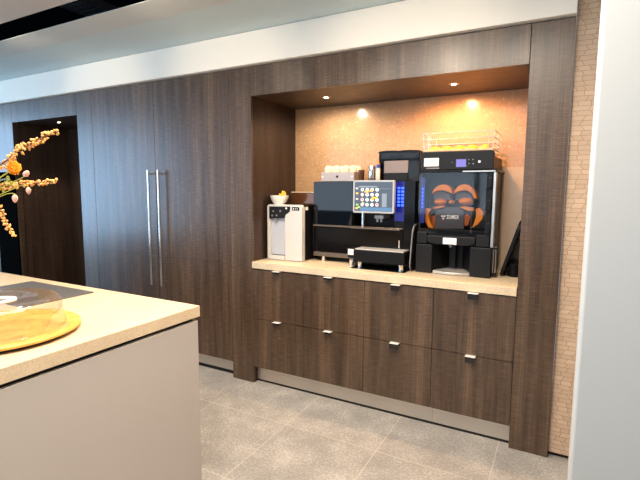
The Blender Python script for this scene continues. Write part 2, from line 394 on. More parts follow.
ap = thing('appliance_front', 'plain black appliance front beyond the dark alcove, behind the flowers', 'appliance', (-3.35, -.01, .45))
MB().box(-3.545, -3.158, -.016, -.0003, .45, 1.69).build('glass_front', flat('matt_black_front', (.004, .004, .004), .75, spec=.0), ap, bevel=.002); MB().box(-3.5, -3.2, -.05, -.038, 1.60, 1.615).box(-3.48, -3.465, -.039, -.016, 1.60, 1.615).box(-3.235, -3.22, -.039, -.016, 1.60, 1.615).build('handle', M_black, ap)

# tall cabinet
tc = thing('tall_cabinet', 'tall dark wood double-door cabinet with two long steel bar handles', 'cabinet', (-1.015, .3, 0))
MB().box(XQ + .003, XL - .003, .026, .655, .135, TOP - .004).build('carcass', M_core, tc)
for x0, x1, hx in ((XQ + g_, XDJ - g_, -1.058), (XDJ + g_, XL - g_, -.937)):
    d = MB().box(x0, x1, 0, .022, .936, TOP - .002).box(x0, x1, 0, .022, .135, .9335).box(x0 + .004, x1 - .004, .006, .0215, .90, .96).build('door', M_wood, tc, bevel=.001)
    h = MB().cyl((hx, -.045, .683), (hx, -.045, 1.676), .0095, 16)
    for z in (.715, 1.645): h.cyl((hx, -.045, z), (hx, .0, z), .006, 10)
    h.build('handle', M_chrome, d, smooth=True)
tp = thing('plinth', 'brushed steel plinth under the tall double-door cabinet', 'plinth', (-1, .06, 0))
MB().box(XP + .3, XL - .002, .05, .064, .032, .132).build('steel_face', M_plinth, tp); MB().box(XQ, XL - .002, .058, .08, 0, .03).build('black_foot_strip', M_core, tp)
tp = thing('plinth', 'brushed steel plinth recessed under the drawer cabinets', 'plinth', (.9, .06, 0))
MB().box(X[0] + .002, X[3] + .004, .05, .064, .017, .132).build('steel_face', M_plinth, tp); MB().box(X[3] + .0055, X[4] - .002, .05, .064, .017, .132).build('steel_face', M_plinth, tp)
MB().box(X[0] + .002, X[4] - .002, .052, .08, 0, .016).build('black_foot_strip', M_core, tp)

# drawer cabinets
which = ['below the water dispenser', 'below the mirror-fronted half of the coffee machine', 'below the drip tray of the coffee machine', 'below the orange juicer']
hxs = [.229, .660, 1.150, 1.629]
for i in range(4):
    x0, x1 = X[i] + g_, X[i + 1] - g_
    t = thing('drawer_cabinet', 'dark wood two-drawer base cabinet ' + which[i], 'cabinet', ((x0 + x1) / 2, .3, .135), 'drawer cabinets under the niche worktop')
    MB().box(x0 + .002, x1 - .002, .026, .60, .136, .917).build('carcass', M_core, t)
    for z0, z1 in ((.135, .5225), (.5265, .911)):
        d = MB().box(x0, x1, 0, .022, z0, z1).build('drawer', M_wood, t, bevel=.001)
        h = MB().box(hxs[i] - .030, hxs[i] + .030, -.034, .018, z1 + .0003, z1 + .0033).build('handle', M_tabtop, d, bevel=.0008)
        MB().box(hxs[i] - .028, hxs[i] + .028, -.0338, -.0305, z1 - (.012 if i < 2 else .034), z1 + .0001).build('handle_lip', M_tabdark, d)  # left lips cut short, imitating a reflection that blends into the wood
tag(MB().box(X[0] + .001, X[4] - .001, -.010, .628, .9185, .968).build('worktop', M_counter, bevel=.002), 'beige stone worktop slab over the drawer cabinets in the niche', 'worktop')
ZC = .9683

# recessed lights
def downlight(x, y, z, label, power, col, ang):
    t = thing('downlight', label, 'light', (x, y, z - .001), 'recessed spotlights')
    MB().lathe([(.016, -.002), (.030, -.002), (.034, .0), (.016, .0)], (x, y, z - .0012), seg=28, close=True).build('trim_ring', M_chrome, t, smooth=True)
    MB().cyl((x, y, z - .0022), (x, y, z - .0012), .0155, 20).build('lamp_face', M_bulb, t)
    spot('downlight_beam', (x, y, z - .006), (x, y + .12, z - 1), power, col, ang, .5, .016)
downlight(.479, .285, HN, 'small round spotlight in the niche ceiling above the mirror-fronted coffee machine', 29, (1.0, .80, .58), 168)
downlight(1.405, .288, HN, 'small round spotlight in the niche ceiling glowing orange over the juicer', 54, (1.0, .50, .19), 168)
downlight(-2.66, .21, HR, 'small round spotlight in the ceiling of the dark alcove', 26, (1.0, .84, .65), 90)

# ------------------------------------------------------------------ water dispenser
t = thing('water_dispenser', 'small white and black water dispenser beside the niche side wall', 'water dispenser', (.185, .3, ZC))
WX0, WX1, WF = .024, .343, .165
MB().box(WX0 + .004, WX1 - .001, WF + .03, .58, ZC + .006, 1.398).box(WX0 + .03, WX1 - .03, .2, .56, ZC, ZC + .007).build('body', M_black, t, bevel=.008)
zt = 1.402
out = [(WX0, ZC + .003)] + rrect(WX0, WX1, ZC + .1, zt, .022, 6, 'ab')[7:14] + rrect(WX0, WX1, ZC + .1, zt, .022, 6, 'ab')[0:7] + [(WX1, ZC + .003), (.188, ZC + .003), (.188, 1.33), (.056, 1.305), (.056, ZC + .003)]
# outline: left foot, over the rounded top, down to the right foot, back up round the open filling bay
tr = [(WX1 - .022 + .022 * math.cos(a), zt - .022 + .022 * math.sin(a)) for a in [k * PI / 12 for k in range(7)]]
tl = [(WX0 + .022 - .022 * math.sin(a), zt - .022 + .022 * math.cos(a)) for a in [k * PI / 12 for k in range(7)]]
out = [(.188, ZC + .003), (WX1, ZC + .003)] + tr + tl + [(WX0, ZC + .003), (.050, ZC + .003), (.050, 1.300), (.188, 1.305)]
MB().prism(out, WF, WF + .045, 'y').build('front_shell', M_whitep, t, bevel=.003)
MB().box(.051, .187, WF + .026, WF + .029, ZC + .04, 1.30).build('bay_back', M_pale, t)
MB().prism([(.046, 1.292), (.19, 1.299), (.196, 1.324), (.215, 1.336), (.236, 1.35), (.240, 1.388), (.046, 1.386)], WF - .004, WF, 'y').build('control_panel', M_black2, t, bevel=.001)
for k, (bx, bz, mm) in enumerate(((.085, 1.35, M_grey), (.115, 1.318, M_grey), (.15, 1.352, M_grey), (.205, 1.375, M_label), (.075, 1.315, M_grey))):
    MB().cyl((bx, WF - .006, bz), (bx, WF - .003, bz), .008, 16).build('button', mm, t)
b = MB().box(.256, .318, WF - .003, WF, 1.360, 1.385).build('display', M_gloss, t)
for bx in (.265, .285, .30): MB().box(bx, bx + (.009 if bx < .27 else .005), WF - .004, WF - .003, 1.367, 1.377).build('digit', M_label, t)
MB().box(.051, .187, WF - .012, WF + .045, ZC + .002, ZC + .034).build('drip_tray', M_whitep, t, bevel=.004)
MB().cyl((.10, WF + .014, 1.26), (.10, WF + .014, 1.30), .009, 16).build('nozzle', M_steel, t, smooth=True)
MB().box(WX1 - .0008, WX1 + .0006, WF + .05, WF + .09, 1.362, 1.386).build('sticker', M_label, t)

bo = tag(MB().lathe([(0, .004), (.034, .004), (.036, 0), (.041, .0), (.043, .006), (.058, .024), (.070, .050), (.075, .072), (.072, .072), (.066, .050), (.052, .026), (.034, .012), (0, .010)], (.094, .235, 1.3985), seg=48).build('bowl', M_china, smooth=True), 'small white china bowl on top of the water dispenser', 'bowl')
for k, (dx, dy, rz, lab) in enumerate(((.028, -.01, .3, 'yellow paper sachet standing tallest in the white bowl'), (.046, .012, -.5, 'yellow paper sachet leaning over the rim of the white bowl'), (.010, .022, 1.1, 'yellow paper sachet lying lowest in the white bowl'))):
    s = MB().prism([(-.014, 0), (.014, 0), (.016, .05), (.006, .058), (-.002, .052), (-.015, .060)], -.002, .002, 'y').build('sachet', M_yellow, bevel=.001)
    s.scale = (1.25, 1.25, 1.25); s.location = (.094 + dx, .235 + dy, 1.3985 + (.036 if k < 2 else .024)); s.rotation_euler = (.2, .35 - .3 * k, rz); tag(s, lab, 'sachet', 'sachets in the white bowl')
t = thing('storage_box', 'amber smoked plastic box with pale lid on top of the water dispenser', 'box', (.24, .46, 1.398))
MB().box(.115, .335, .385, .565, 1.3985, 1.492).build('body', M_amber, t, bevel=.004)
MB().box(.110, .340, .380, .570, 1.4925, 1.500).build('lid', M_cup, t, bevel=.003)

# ------------------------------------------------------------------ coffee machine
t = thing('coffee_machine', 'large gloss black coffee machine with mirror front and touchscreen', 'coffee machine', (.77, .4, ZC))
x0, x1, yf = .372, 1.172, .29
MB().box(x0, x1, .46, .60, 1.005, 1.58).box(x0, .70, yf + .02, .46, 1.005, 1.58).box(1.022, x1, yf + .03, .46, 1.005, 1.58).box(.70, 1.022, yf + .02, .46, 1.005, 1.235).box(.70, 1.022, yf + .02, .46, 1.555, 1.58).build('body', M_black, t, bevel=.003)
MB().box(x0, .699, yf, yf + .019, 1.252, 1.578).build('mirror_window', M_glassblk, t, bevel=.002)
MB().box(x0, 1.092, yf, yf + .019, 1.045, 1.236).build('lower_door', M_gloss, t, bevel=.003)
MB().box(x0, 1.092, yf - .004, yf + .019, 1.006, 1.040).build('base_trim', M_bronze, t, bevel=.003)
MB().box(x0, 1.092, yf - .012, yf + .04, 1.239, 1.251).box(.72, 1.09, yf - .075, yf, 1.241, 1.249).build('ledge', M_bronze, t, bevel=.002)
MB().box(1.094, x1, yf, yf + .029, 1.006, 1.580).build('side_column', M_gloss, t, bevel=.002)
lp = MB().box(1.022, 1.092, yf + .012, yf + .0299, 1.30, 1.578).build('light_panel', M_bluepanel, t)
for i in range(2):
    for k in range(6): MB().box(1.042 + i * .027, 1.060 + i * .027, yf + .008, yf + .012, 1.405 + k * .024, 1.420 + k * .024).build('blue_light', M_blueled, lp)
MB().box(.86, .93, .33, .47, 1.31, 1.335).cyl((.88, .34, 1.31), (.88, .34, 1.285), .008, 12).cyl((.91, .34, 1.31), (.91, .34, 1.285), .008, 12).build('spout', M_whitep, t, bevel=.003)
MB().box(1.062, 1.070, yf - .004, yf, 1.11, 1.165).build('door_catch', M_chrome, t)
# drip unit
du = MB().box(.775, 1.150, .150, yf - .005, 1.012, 1.098).build('drip_tray', M_black, t, bevel=.004)
MB().box(.785, 1.140, .155, yf - .006, 1.0985, 1.104).build('drip_grid', flat('pale_grid', (.74, .70, .66), .35, .3), du)
lb = MB().box(.715, .774, .185, yf - .005, 1.030, 1.098).build('label_block', M_black, t, bevel=.003)
MB().box(.718, .772, .1835, .185, 1.052, 1.094).build('sticker', M_label, lb); MB().box(.728, .762, .183, .1836, 1.073, 1.077).build('print', M_ink, lb)
for fx, fy in ((.45, .315), (.73, .225), (.815, .185), (1.122, .175), (.45, .56), (1.12, .56)):
    MB().cyl((fx, fy, ZC + .0045), (fx, fy, 1.0125 if fy < .3 and fx > .7 else 1.0065), .017, 20).cyl((fx, fy, ZC), (fx, fy, ZC + .005), .020, 20).build('foot', M_chrome, t, smooth=True)
cv = []
for k in range(15):
    a = -PI / 2 + PI * k / 14; cv.append((x0 - .004 - .013 * math.cos(a), .325, 1.165 + .155 * math.sin(a)))
MB().tube([(x0 + .006, .325, 1.01)] + cv + [(x0 + .006, .325, 1.32)], .011, 10).build('hose', M_black2, t, smooth=True)
# touchscreen
ts = MB().prism(rrect(.742, 1.050, 1.356, 1.586, .012, 4), .205, .235, 'y').build('touchscreen', flat('silver_bezel', (.46, .46, .46), .3, .2), t, bevel=.002)
SX0, SX1, SZ0, SZ1 = .755, 1.037, 1.369, 1.574
MB().box(SX0, SX1, .2035, .205, SZ0, SZ1).build('screen', M_scr, ts)
MB().box(SX0 + .045, SX1 - .002, .2025, .2035, SZ0 + .002, SZ0 + .028).build('menu_bar', M_scrbar, ts)
MB().box(SX1 - .075, SX1 - .040, .2025, .2035, SZ0 + .032, SZ0 + .125).build('order_column', M_scrgrey, ts)
MB().box(SX0 + .055, SX1 - .012, .2025, .2035, SZ1 - .048, SZ1 - .046).build('heading_line', M_scrgrey, ts)
MB().box(SX0 + .03, SX0 + .17, .2025, .2035, SZ1 - .038, SZ1 - .028).build('heading', M_scrgrey, ts)
for c_ in range(4):
    for r_ in range(4):
        cx = SX0 + .060 + c_ * .037; cz = SZ0 + .046 + r_ * .035
        mm = M_iconp if (c_ == 0 and r_ < 3) or (c_ == 3 and r_ == 0) else M_icon
        MB().cyl((cx, .2030, cz), (cx, .2022, cz), .0125, 18).build('drink_icon', mm, ts)
        if (c_ + r_) % 2: MB().cyl((cx, .2021, cz + .001), (cx, .2016, cz + .001), .005, 12).build('drink_picture', M_beans, ts)
for cx, cz, ww in ((.092, .137, .03), (.125, .143, .02), (.155, .095, .04), (.135, .085, .02)):
    MB().box(SX0 + cx - ww / 2, SX0 + cx + ww / 2, .2012, .2016, SZ0 + cz - .006, SZ0 + cz + .006).build('orange_banner', M_icono, ts)
for cx, cz, mm in ((.02, .125, M_icono), (.02, .085, M_iconp), (.022, .045, M_icong), (.035, .028, M_icong), (.066, .056, M_icong), (.018, .02, M_icono), (.018, .16, M_iconp)):
    MB().box(SX0 + cx - .009, SX0 + cx + .009, .2025, .2034, SZ0 + cz - .006, SZ0 + cz + .006).build('side_tab', mm, ts)
MB().cyl((.812, .232, 1.249), (.812, .232, 1.357), .010, 16).build('stalk', M_chrome, t, smooth=True)
tag(MB().prism(rrect(.765, 1.165, .115, .34, .01), ZC, ZC + .003, 'z').build('drip_mat', M_gloss), 'thin black mat on the worktop under the coffee machine drip tray', 'mat')

# things on the coffee machine
zt = 1.5803
t = thing('cup_warmer', 'pale silver box with a small dark crest on top of the coffee machine', 'cup warmer', (.55, .42, zt))
MB().box(.412, .690, .335, .53, zt, 1.652).build('body', flat('rosy_silver', (.48, .40, .38), .3, .35), t, bevel=.004)
MB().prism([(.551 + .013 * (1 if k % 2 else .72) * math.cos(PI / 2 + k * PI / 5), 1.617 + .012 * (1 if k % 2 else .72) * math.sin(PI / 2 + k * PI / 5)) for k in range(10)], .3335, .335, 'y').build('crest', M_black2, t)
MB().box(.418, .432, .3335, .335, 1.612, 1.622).box(.668, .682, .3335, .335, 1.612, 1.622).build('clasp', M_label, t)
cp = None
cupx = (.452, .528, .604, .668)
ordi = ['first', 'second', 'third', 'fourth']
for r_, (y_, rn) in enumerate(((.375, 'front row'), (.465, 'back row'))):
    for k, xx in enumerate(cupx):
        if cp is None:
            cp = MB().lathe([(0, .046), (.014, .046), (.016, .049), (.018, .046), (.026, .028), (.0295, .004), (.0295, 0), (.027, 0), (.024, .026), (.014, .042), (0, .042)], (0, 0, 0), seg=28).build('espresso_cup', M_cup, smooth=True)
            o = cp
        else: o = cp.copy(); C.objects.link(o)
        o.location = (xx, y_, 1.6524)
        tag(o, f'upturned cream espresso cup, {ordi[k]} from the water dispenser end, {rn} on the silver box', 'cup', 'espresso cups on the silver box')
tag(MB().lathe([(0, .002), (.018, .0), (.019, .003), (.023, .085), (.021, .085), (.017, .006), (0, .006)], (.735, .37, zt), seg=28).build('glass_tumbler', M_amber, smooth=True), 'short amber tumbler on the coffee machine between silver box and steel beaker', 'tumbler')
tag(MB().lathe([(0, 0), (.022, 0), (.0235, .003), (.0255, .110), (.0245, .112), (.0235, .110), (.021, .006), (0, .005)], (.822, .355, zt), seg=32).build('steel_beaker', M_chrome, smooth=True), 'tall steel beaker on the coffee machine beside the black bean hopper', 'beaker')
t = thing('syrup_bottle', 'slim white bottle with blue collar and orange tip in front of the bean hopper', 'bottle', (.876, .345, zt))
MB().lathe([(0, 0), (.0135, 0), (.0145, .003), (.0145, .088), (.010, .096), (0, .096)], (.876, .345, zt), seg=24).build('body', M_whitep, t, smooth=True)
MB().cyl((.876, .345, zt + .0965), (.876, .345, zt + .122), .012, 20).build('collar', M_blue, t, smooth=True)
MB().cyl((.876, .345, zt + .1225), (.876, .345, zt + .146), .009, 20, .005).build('tip', M_orplastic, t, smooth=True)
t = thing('bean_hopper', 'black smoked bean hopper box on top of the coffee machine', 'bean hopper', (1.0, .48, zt))
hx0, hx1, hy0, hy1, hz1 = .865, 1.168, .385, .585, 1.785
MB().box(hx0, hx1, hy1 - .01, hy1, zt, hz1).box(hx0, hx0 + .006, hy0, hy1, zt, hz1).box(hx1 - .006, hx1, hy0, hy1, zt, hz1).box(hx0, hx1, hy0, hy1, zt, zt + .008).build('case', M_black2, t)
MB().box(hx0, hx1, hy0, hy0 + .003, 1.735, hz1).box(hx0, .905, hy0, hy0 + .003, zt + .008, 1.735).box(1.09, hx1 - .006, hy0, hy0 + .003, zt + .008, 1.735).build('smoked_front', M_smoke, t)
lid = MB().prism([(hx0 - .004, hz1), (hx1 + .004, hz1), (hx1 + .004, hz1 + .010), (hx1 - .02, hz1 + .014), (1.06, hz1 + .017), (1.02, hz1 + .012), (.97, hz1 + .016), (.90, hz1 + .014), (hx0 - .004, hz1 + .008)], hy0 - .006, hy1 + .002, 'y').build('lid', M_black, t)
fp = MB().box(.908, 1.086, hy0 - .006, hy0 + .02, 1.640, 1.728).build('front_panel', M_mauve, t, bevel=.002)
MB().box(.908, 1.086, hy0 - .005, hy0 + .02, zt + .008, 1.638).build('lower_panel', M_black2, t, bevel=.002)
MB().box(1.10, 1.155, hy0 + .03, hy1 - .02, zt + .009, 1.645).box(1.10, 1.155, hy0 + .03, hy1 - .02, 1.675, 1.72).build('coffee_bean', M_beans, t)['kind'] = 'stuff'
MB().box(.885, .93, hy0 + .006, hy0 + .02, 1.745, 1.775).box(1.05, 1.13, hy0 + .006, hy0 + .02, 1.742, 1.778).build('inner_bracket', M_mauve, t)

# ------------------------------------------------------------------ orange juicer
t = thing('juicer', 'tall black orange juicer with clear front and orange presses', 'juicer', (1.455, .4, ZC))
jx0, jx1, jf, jb = 1.213, 1.690, .200, .600
# base
MB().box(jx0, 1.322, jf, jb, ZC + .004, 1.160).build('base_block', M_black2, t, bevel=.003)
MB().box(1.565, jx1, jf, jb, ZC + .004, 1.160).build('base_block', M_black2, t, bevel=.003)
MB().box(1.3225, 1.5645, jf + .17, jb, ZC + .004, 1.160).prism([(1.3225, jf + .02), (1.40, jf + .1695), (1.3225, jf + .1695)], ZC + .03, 1.158, 'z').prism([(1.5645, jf + .02), (1.487, jf + .1695), (1.5645, jf + .1695)], ZC + .03, 1.158, 'z').box(1.436, 1.452, jf + .11, jf + .1695, ZC + .03, 1.15).build('tap_recess', M_black, t)
arc = [(1.3235, jf + .168), (1.3235, jf + .012)] + [(1.3235 + .24 * k / 12, jf + .012 - .030 * math.sin(PI * k / 12)) for k in range(1, 12)] + [(1.5635, jf + .012), (1.5635, jf + .168)]
MB().prism(arc, ZC + .003, ZC + .020, 'z').build('drip_tray', flat('silver_tray', (.55, .53, .51), .35, .5), t, bevel=.003)
# middle funnel band
MB().box(jx0 + .004, jx1 - .002, jf + .035, jb, 1.1625, 1.262).build('middle_band', M_black, t, bevel=.003)
fn = [(1.285, 1.222), (1.595, 1.222), (1.59, 1.180), (1.54, 1.166), (1.34, 1.166), (1.29, 1.180)]
fo = MB().prism(fn, jf - .002, jf + .0345, 'y').build('juice_funnel', M_black2, t, bevel=.004)
MB().box(1.392, 1.478, jf - .0045, jf - .002, 1.171, 1.212).build('sticker', M_label, fo)
MB().box(1.412, 1.455, jf - .005, jf - .0045, 1.190, 1.194).build('print', M_ink, fo)
MB().cyl((1.437, jf + .03, 1.150), (1.437, jf + .03, 1.167), .012, 16).cyl((1.437, jf + .01, 1.158), (1.437, jf + .03, 1.158), .006, 12).build('tap', M_chrome, t, smooth=True)
for a_, b_ in ((1.215, 1.284), (1.597, 1.676)): MB().box(a_, b_, jf + .004, jf + .0345, 1.166, 1.24).build('side_cheek', M_black2, t, bevel=.004)
# press chamber
MB().box(jx0 + .004, jx1 - .004, .46, jb, 1.2625, 1.640).box(jx0 + .004, jx0 + .012, jf + .04, .46, 1.2625, 1.640).box(jx1 - .03, jx1 - .004, jf + .04, .46, 1.2625, 1.640).build('chamber', flat('chamber_grey', (.05, .05, .054), .4), t)
def crescent(cx, cz, ro, ri, a0, a1, y0, y1, sq=1.0, n=18, dz=0.0):
    o_ = [(cx + ro * math.cos(math.radians(a0 + (a1 - a0) * k / n)), cz + sq * ro * math.sin(math.radians(a0 + (a1 - a0) * k / n))) for k in range(n + 1)]
    i_ = [(cx + ri * math.cos(math.radians(a0 + (a1 - a0) * k / n)), cz + dz + sq * ri * math.sin(math.radians(a0 + (a1 - a0) * k / n))) for k in range(n, -1, -1)]
    return MB().prism(o_ + i_, y0, y1, 'y')
def shape(name, pxs, y0, y1, mat, bevel=.004):
    return MB().prism(pxs, y0, y1, 'y').build(name, mat, t, bevel=bevel)
shape('peel_guard', [(1.2880, 1.4940), (1.3010, 1.5240), (1.3300, 1.5500), (1.3620, 1.5590), (1.3950, 1.5520), (1.4150, 1.5340), (1.4280, 1.4960), (1.3900, 1.5120), (1.3540, 1.5190), (1.3180, 1.5140)], .27, .36, M_orplastic)
shape('peel_guard', [(1.4320, 1.4960), (1.4440, 1.5280), (1.4660, 1.5500), (1.4970, 1.5600), (1.5310, 1.5510), (1.5570, 1.5280), (1.5740, 1.4970), (1.5810, 1.4650), (1.5630, 1.4680), (1.5460, 1.4990), (1.5200, 1.5180), (1.4890, 1.5190), (1.4580, 1.5100)], .27, .36, M_orplastic)
for px, pz, rx, rz, n_ in ((1.3360, 1.4400, .042, .021, 'press_cup'), (1.4120, 1.4400, .019, .017, 'press_cup'), (1.5030, 1.4470, .048, .024, 'press_cup')):
    p = (px, .33, pz); MB().ball(p, rx, .05, rz, 24).build(n_, M_orplastic, t, smooth=True)
shape('side_guide', [(1.2510, 1.3990), (1.2880, 1.3900), (1.2720, 1.3590), (1.2810, 1.3120), (1.3090, 1.2620), (1.2720, 1.2680), (1.2500, 1.3110)], .27, .33, M_orplastic)
shape('side_guide', [(1.5750, 1.4030), (1.5990, 1.4080), (1.6250, 1.3760), (1.6210, 1.3350), (1.5890, 1.2980), (1.5560, 1.2740), (1.5690, 1.3130), (1.5800, 1.3560)], .27, .33, M_orplastic)
shape('press_arm', [(1.2870, 1.4020), (1.3510, 1.4180), (1.3770, 1.4120), (1.3180, 1.3930)], .285, .32, M_orplastic, .002)
shape('press_arm', [(1.4680, 1.4100), (1.5000, 1.4160), (1.5630, 1.4040), (1.5610, 1.3870), (1.5260, 1.3870)], .285, .32, M_orplastic, .002)
for pxs in ([(1.2800, 1.3370), (1.3200, 1.3660), (1.3420, 1.3190), (1.3230, 1.2700), (1.2950, 1.2760)], [(1.4720, 1.3440), (1.5230, 1.3650), (1.5420, 1.3460), (1.5260, 1.2860), (1.4810, 1.2840)]):
    shape('pressed_fruit', pxs, .31, .37, M_orclear)
# grey hoods over the presses
for pxs in ([(1.2880, 1.5040), (1.3350, 1.5140), (1.3990, 1.4980), (1.4080, 1.4480), (1.3510, 1.4590), (1.2930, 1.4530)], [(1.4350, 1.4980), (1.4800, 1.5120), (1.5250, 1.4990), (1.5460, 1.4570), (1.4820, 1.4660), (1.4310, 1.4510)]):
    shape('press_hood', pxs, .335, .40, M_grey, .004)
shape('juice_hood', [(1.3140, 1.3890), (1.3740, 1.4040), (1.4650, 1.4070), (1.4980, 1.3840), (1.5030, 1.2660), (1.3060, 1.2570)], .30, .36, flat('hood_grey', (.075, .068, .066), .25), .004)
z_ = (0, 1.3410)
lx0 = 1.3850; lx1 = 1.4680
text('logo_lettering', 'ZUMEX', .036, ((lx0 + lx1) / 2, .2992, z_[1]), M_label, t, width=(lx1 - lx0), depth=.0005)
d3 = (1.3570, 1.3460), (1.3720, 1.3460), (1.3650, 1.3300)
lg = MB()
for px, pz in d3: lg.cyl((px, .2995, pz), (px, .2985, pz), .0065, 14)
lg.build('logo_dots', M_label, t)
# clear front cover, with its wire and frame
cvx = MB().prism(rrect(jx0 + .006, 1.645, 1.235, 1.632, .015), jf + .002, jf + .006, 'y').box(jx0 + .006, jx0 + .009, jf + .006, jf + .04, 1.265, 1.632).build('clear_cover', M_cover, t)
MB().tube([(1.562, jf + .012, 1.245), (1.560, jf + .012, 1.58)], .0013, 8).build('cover_rib', M_grey, cvx)
MB().prism([(jx0, 1.634), (jx1 + .012, 1.634), (jx1 + .012, 1.648), (jx0, 1.648)], jf, jb, 'y').build('chamber_top', M_black, t, bevel=.003)
MB().box(1.50, jx1 + .004, jf - .005, jf, 1.635, 1.642).build('top_trim', M_steel, t)
# glowing strip and squares added to imitate a blue reflection in the cover edge
bl = MB().box(jx0 + .014, jx0 + .040, jf + .030, jf + .039, 1.30, 1.60).build('reflection_strip', M_bluepanel, t)
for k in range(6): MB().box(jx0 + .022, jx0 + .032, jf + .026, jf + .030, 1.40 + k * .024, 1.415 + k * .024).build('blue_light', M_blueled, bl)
# hinge side
MB().box(1.648, 1.680, jf + .001, jf + .035, 1.24, 1.633).build('hinge_post', M_black, t, bevel=.003)
MB().box(1.683, 1.700, jf + .006, jf + .05, 1.165, 1.633).build('steel_rail', M_steel, t, bevel=.002)
for z in (1.565, 1.425, 1.285):
    MB().prism([(1.650, z - .036), (1.676, z - .030), (1.682, z), (1.678, z + .034), (1.652, z + .038)], jf - .020, jf + .0005, 'y').build('latch', M_black, t, bevel=.004)
for xx in (1.697, 1.712): MB().cyl((xx, jf + .06, ZC + .03), (xx, jf + .06, 1.17), .0055, 12).build('side_rod', M_steel, t, smooth=True)
MB().box(1.691, 1.720, jf + .05, jf + .09, ZC + .015, ZC + .03).build('rod_bracket', M_black, t); MB().box(1.691, 1.720, jf + .05, jf + .07, 1.150, 1.158).build('rod_bracket', M_black, t)
for fx in (1.24, 1.66):
    for fy in (.23, .57): MB().cyl((fx, fy, ZC), (fx, fy, ZC + .006), .018, 16).build('foot', M_black, t)
# control head
hp = rrect(1.228, 1.682, 1.650, 1.765, .018, 5, 'ab')
hdm = MB().prism(hp, jf - .002, jf + .030, 'y').box(1.229, 1.681, jf + .0301, jb, 1.650, 1.733).build('control_head', M_black2, t, bevel=.004)
tp_ = MB().box(1.236, 1.674, jf + .002, jf + .032, 1.7655, 1.7725).build('top_plate', M_dash, t, bevel=.002)
yh = jf - .002
a = (1.2510, 1.6730); b_ = (1.3470, 1.7260)
MB().box(a[0], b_[0], yh - .0015, yh, a[1], b_[1]).build('label_plate', M_label, hdm)
MB().box(a[0] + .018, b_[0] - .014, yh - .002, yh - .0015, (a[1] + b_[1]) / 2 - .008, (a[1] + b_[1]) / 2 - .004).build('print', M_ink, hdm)
MB().box(a[0] + .016, b_[0] + .004, yh - .0012, yh, a[1] - .016, a[1] - .008).build('name_strip', M_grey, hdm)
a = (1.4570, 1.6660); b_ = (1.5170, 1.7140); MB().box(a[0], b_[0], yh - .0015, yh, a[1], b_[1]).build('display', M_lcd, hdm)
for px, pz, r, mm in ((1.5340, 1.7110, .004, M_grey), (1.5580, 1.7110, .004, M_grey), (1.5360, 1.6860, .004, M_grey), (1.5610, 1.6850, .005, M_grey), (1.5970, 1.6970, .008, M_label), (1.4310, 1.6960, .003, M_grey), (1.5210, 1.6720, .004, M_grey)):
    p = (px, pz); MB().cyl((p[0], yh, p[1]), (p[0], yh - .003, p[1]), r, 14).build('button', mm, hdm)
# wire basket
t = thing('wire_basket', 'chromed wire basket on top of the orange juicer', 'basket', (1.45, .4, 1.7335))
bx0, bx1, by0, by1 = 1.240, 1.664, .248, .588
for k, z in enumerate((1.780, 1.815, 1.850, 1.888)):
    e = .010 * k / 3
    pts = [(bx0 - e, by0 - e, z), (bx1 + e, by0 - e, z), (bx1 + e, by1, z), (bx0 - e, by1, z), (bx0 - e, by0 - e, z)]
    m = MB()
    for p, q in zip(pts, pts[1:]): m.cyl(p, q, .0025, 8)
    m.build('rail', M_wire, t)
for xx, yy in ((bx0, by0), (bx0 + .03, by0), (bx1 - .03, by0), (bx1, by0), (bx0, by1), (bx1, by1), (bx0, .4), (bx1, .4)):
    ex = .010 if xx > 1.45 else -.010
    MB().cyl((xx, yy, 1.7337), (xx + ex, yy - (.01 if yy < .3 else 0), 1.890), .0019, 8).build('upright', M_wire, t)
m = MB()
for k in range(12):
    xx = bx0 + (bx1 - bx0) * (k + .5) / 12; m.cyl((xx, by0, 1.737), (xx, by1, 1.737), .0018, 6)
m.build('floor_wires', M_wire, t)
op = MB().ball((0, 0, 0), .037, .037, .0345, 24).build('orange', M_orange, smooth=True)
spots = [(1.290, .300), (1.372, .292), (1.454, .300), (1.536, .292), (1.616, .300), (1.292, .384), (1.374, .374), (1.456, .384), (1.538, .374), (1.618, .384), (1.335, .466), (1.42, .462), (1.505, .466), (1.59, .464)]
for k, (ox, oy) in enumerate(spots):
    o = op if k == 0 else op.copy()
    if k: C.objects.link(o)
    o.location = (ox, oy, 1.7390 + .0345); o.rotation_euler = (k, k * .7, k * 1.3)
    row = 'front row' if k < 5 else ('middle row' if k < 10 else 'back row'); i = k if k < 5 else (k - 5 if k < 10 else k - 10)
    tag(o, f'orange in the {row} of the wire basket, {["first", "second", "third", "fourth", "fifth"][i]} from the coffee machine side', 'orange', 'oranges in the wire basket')

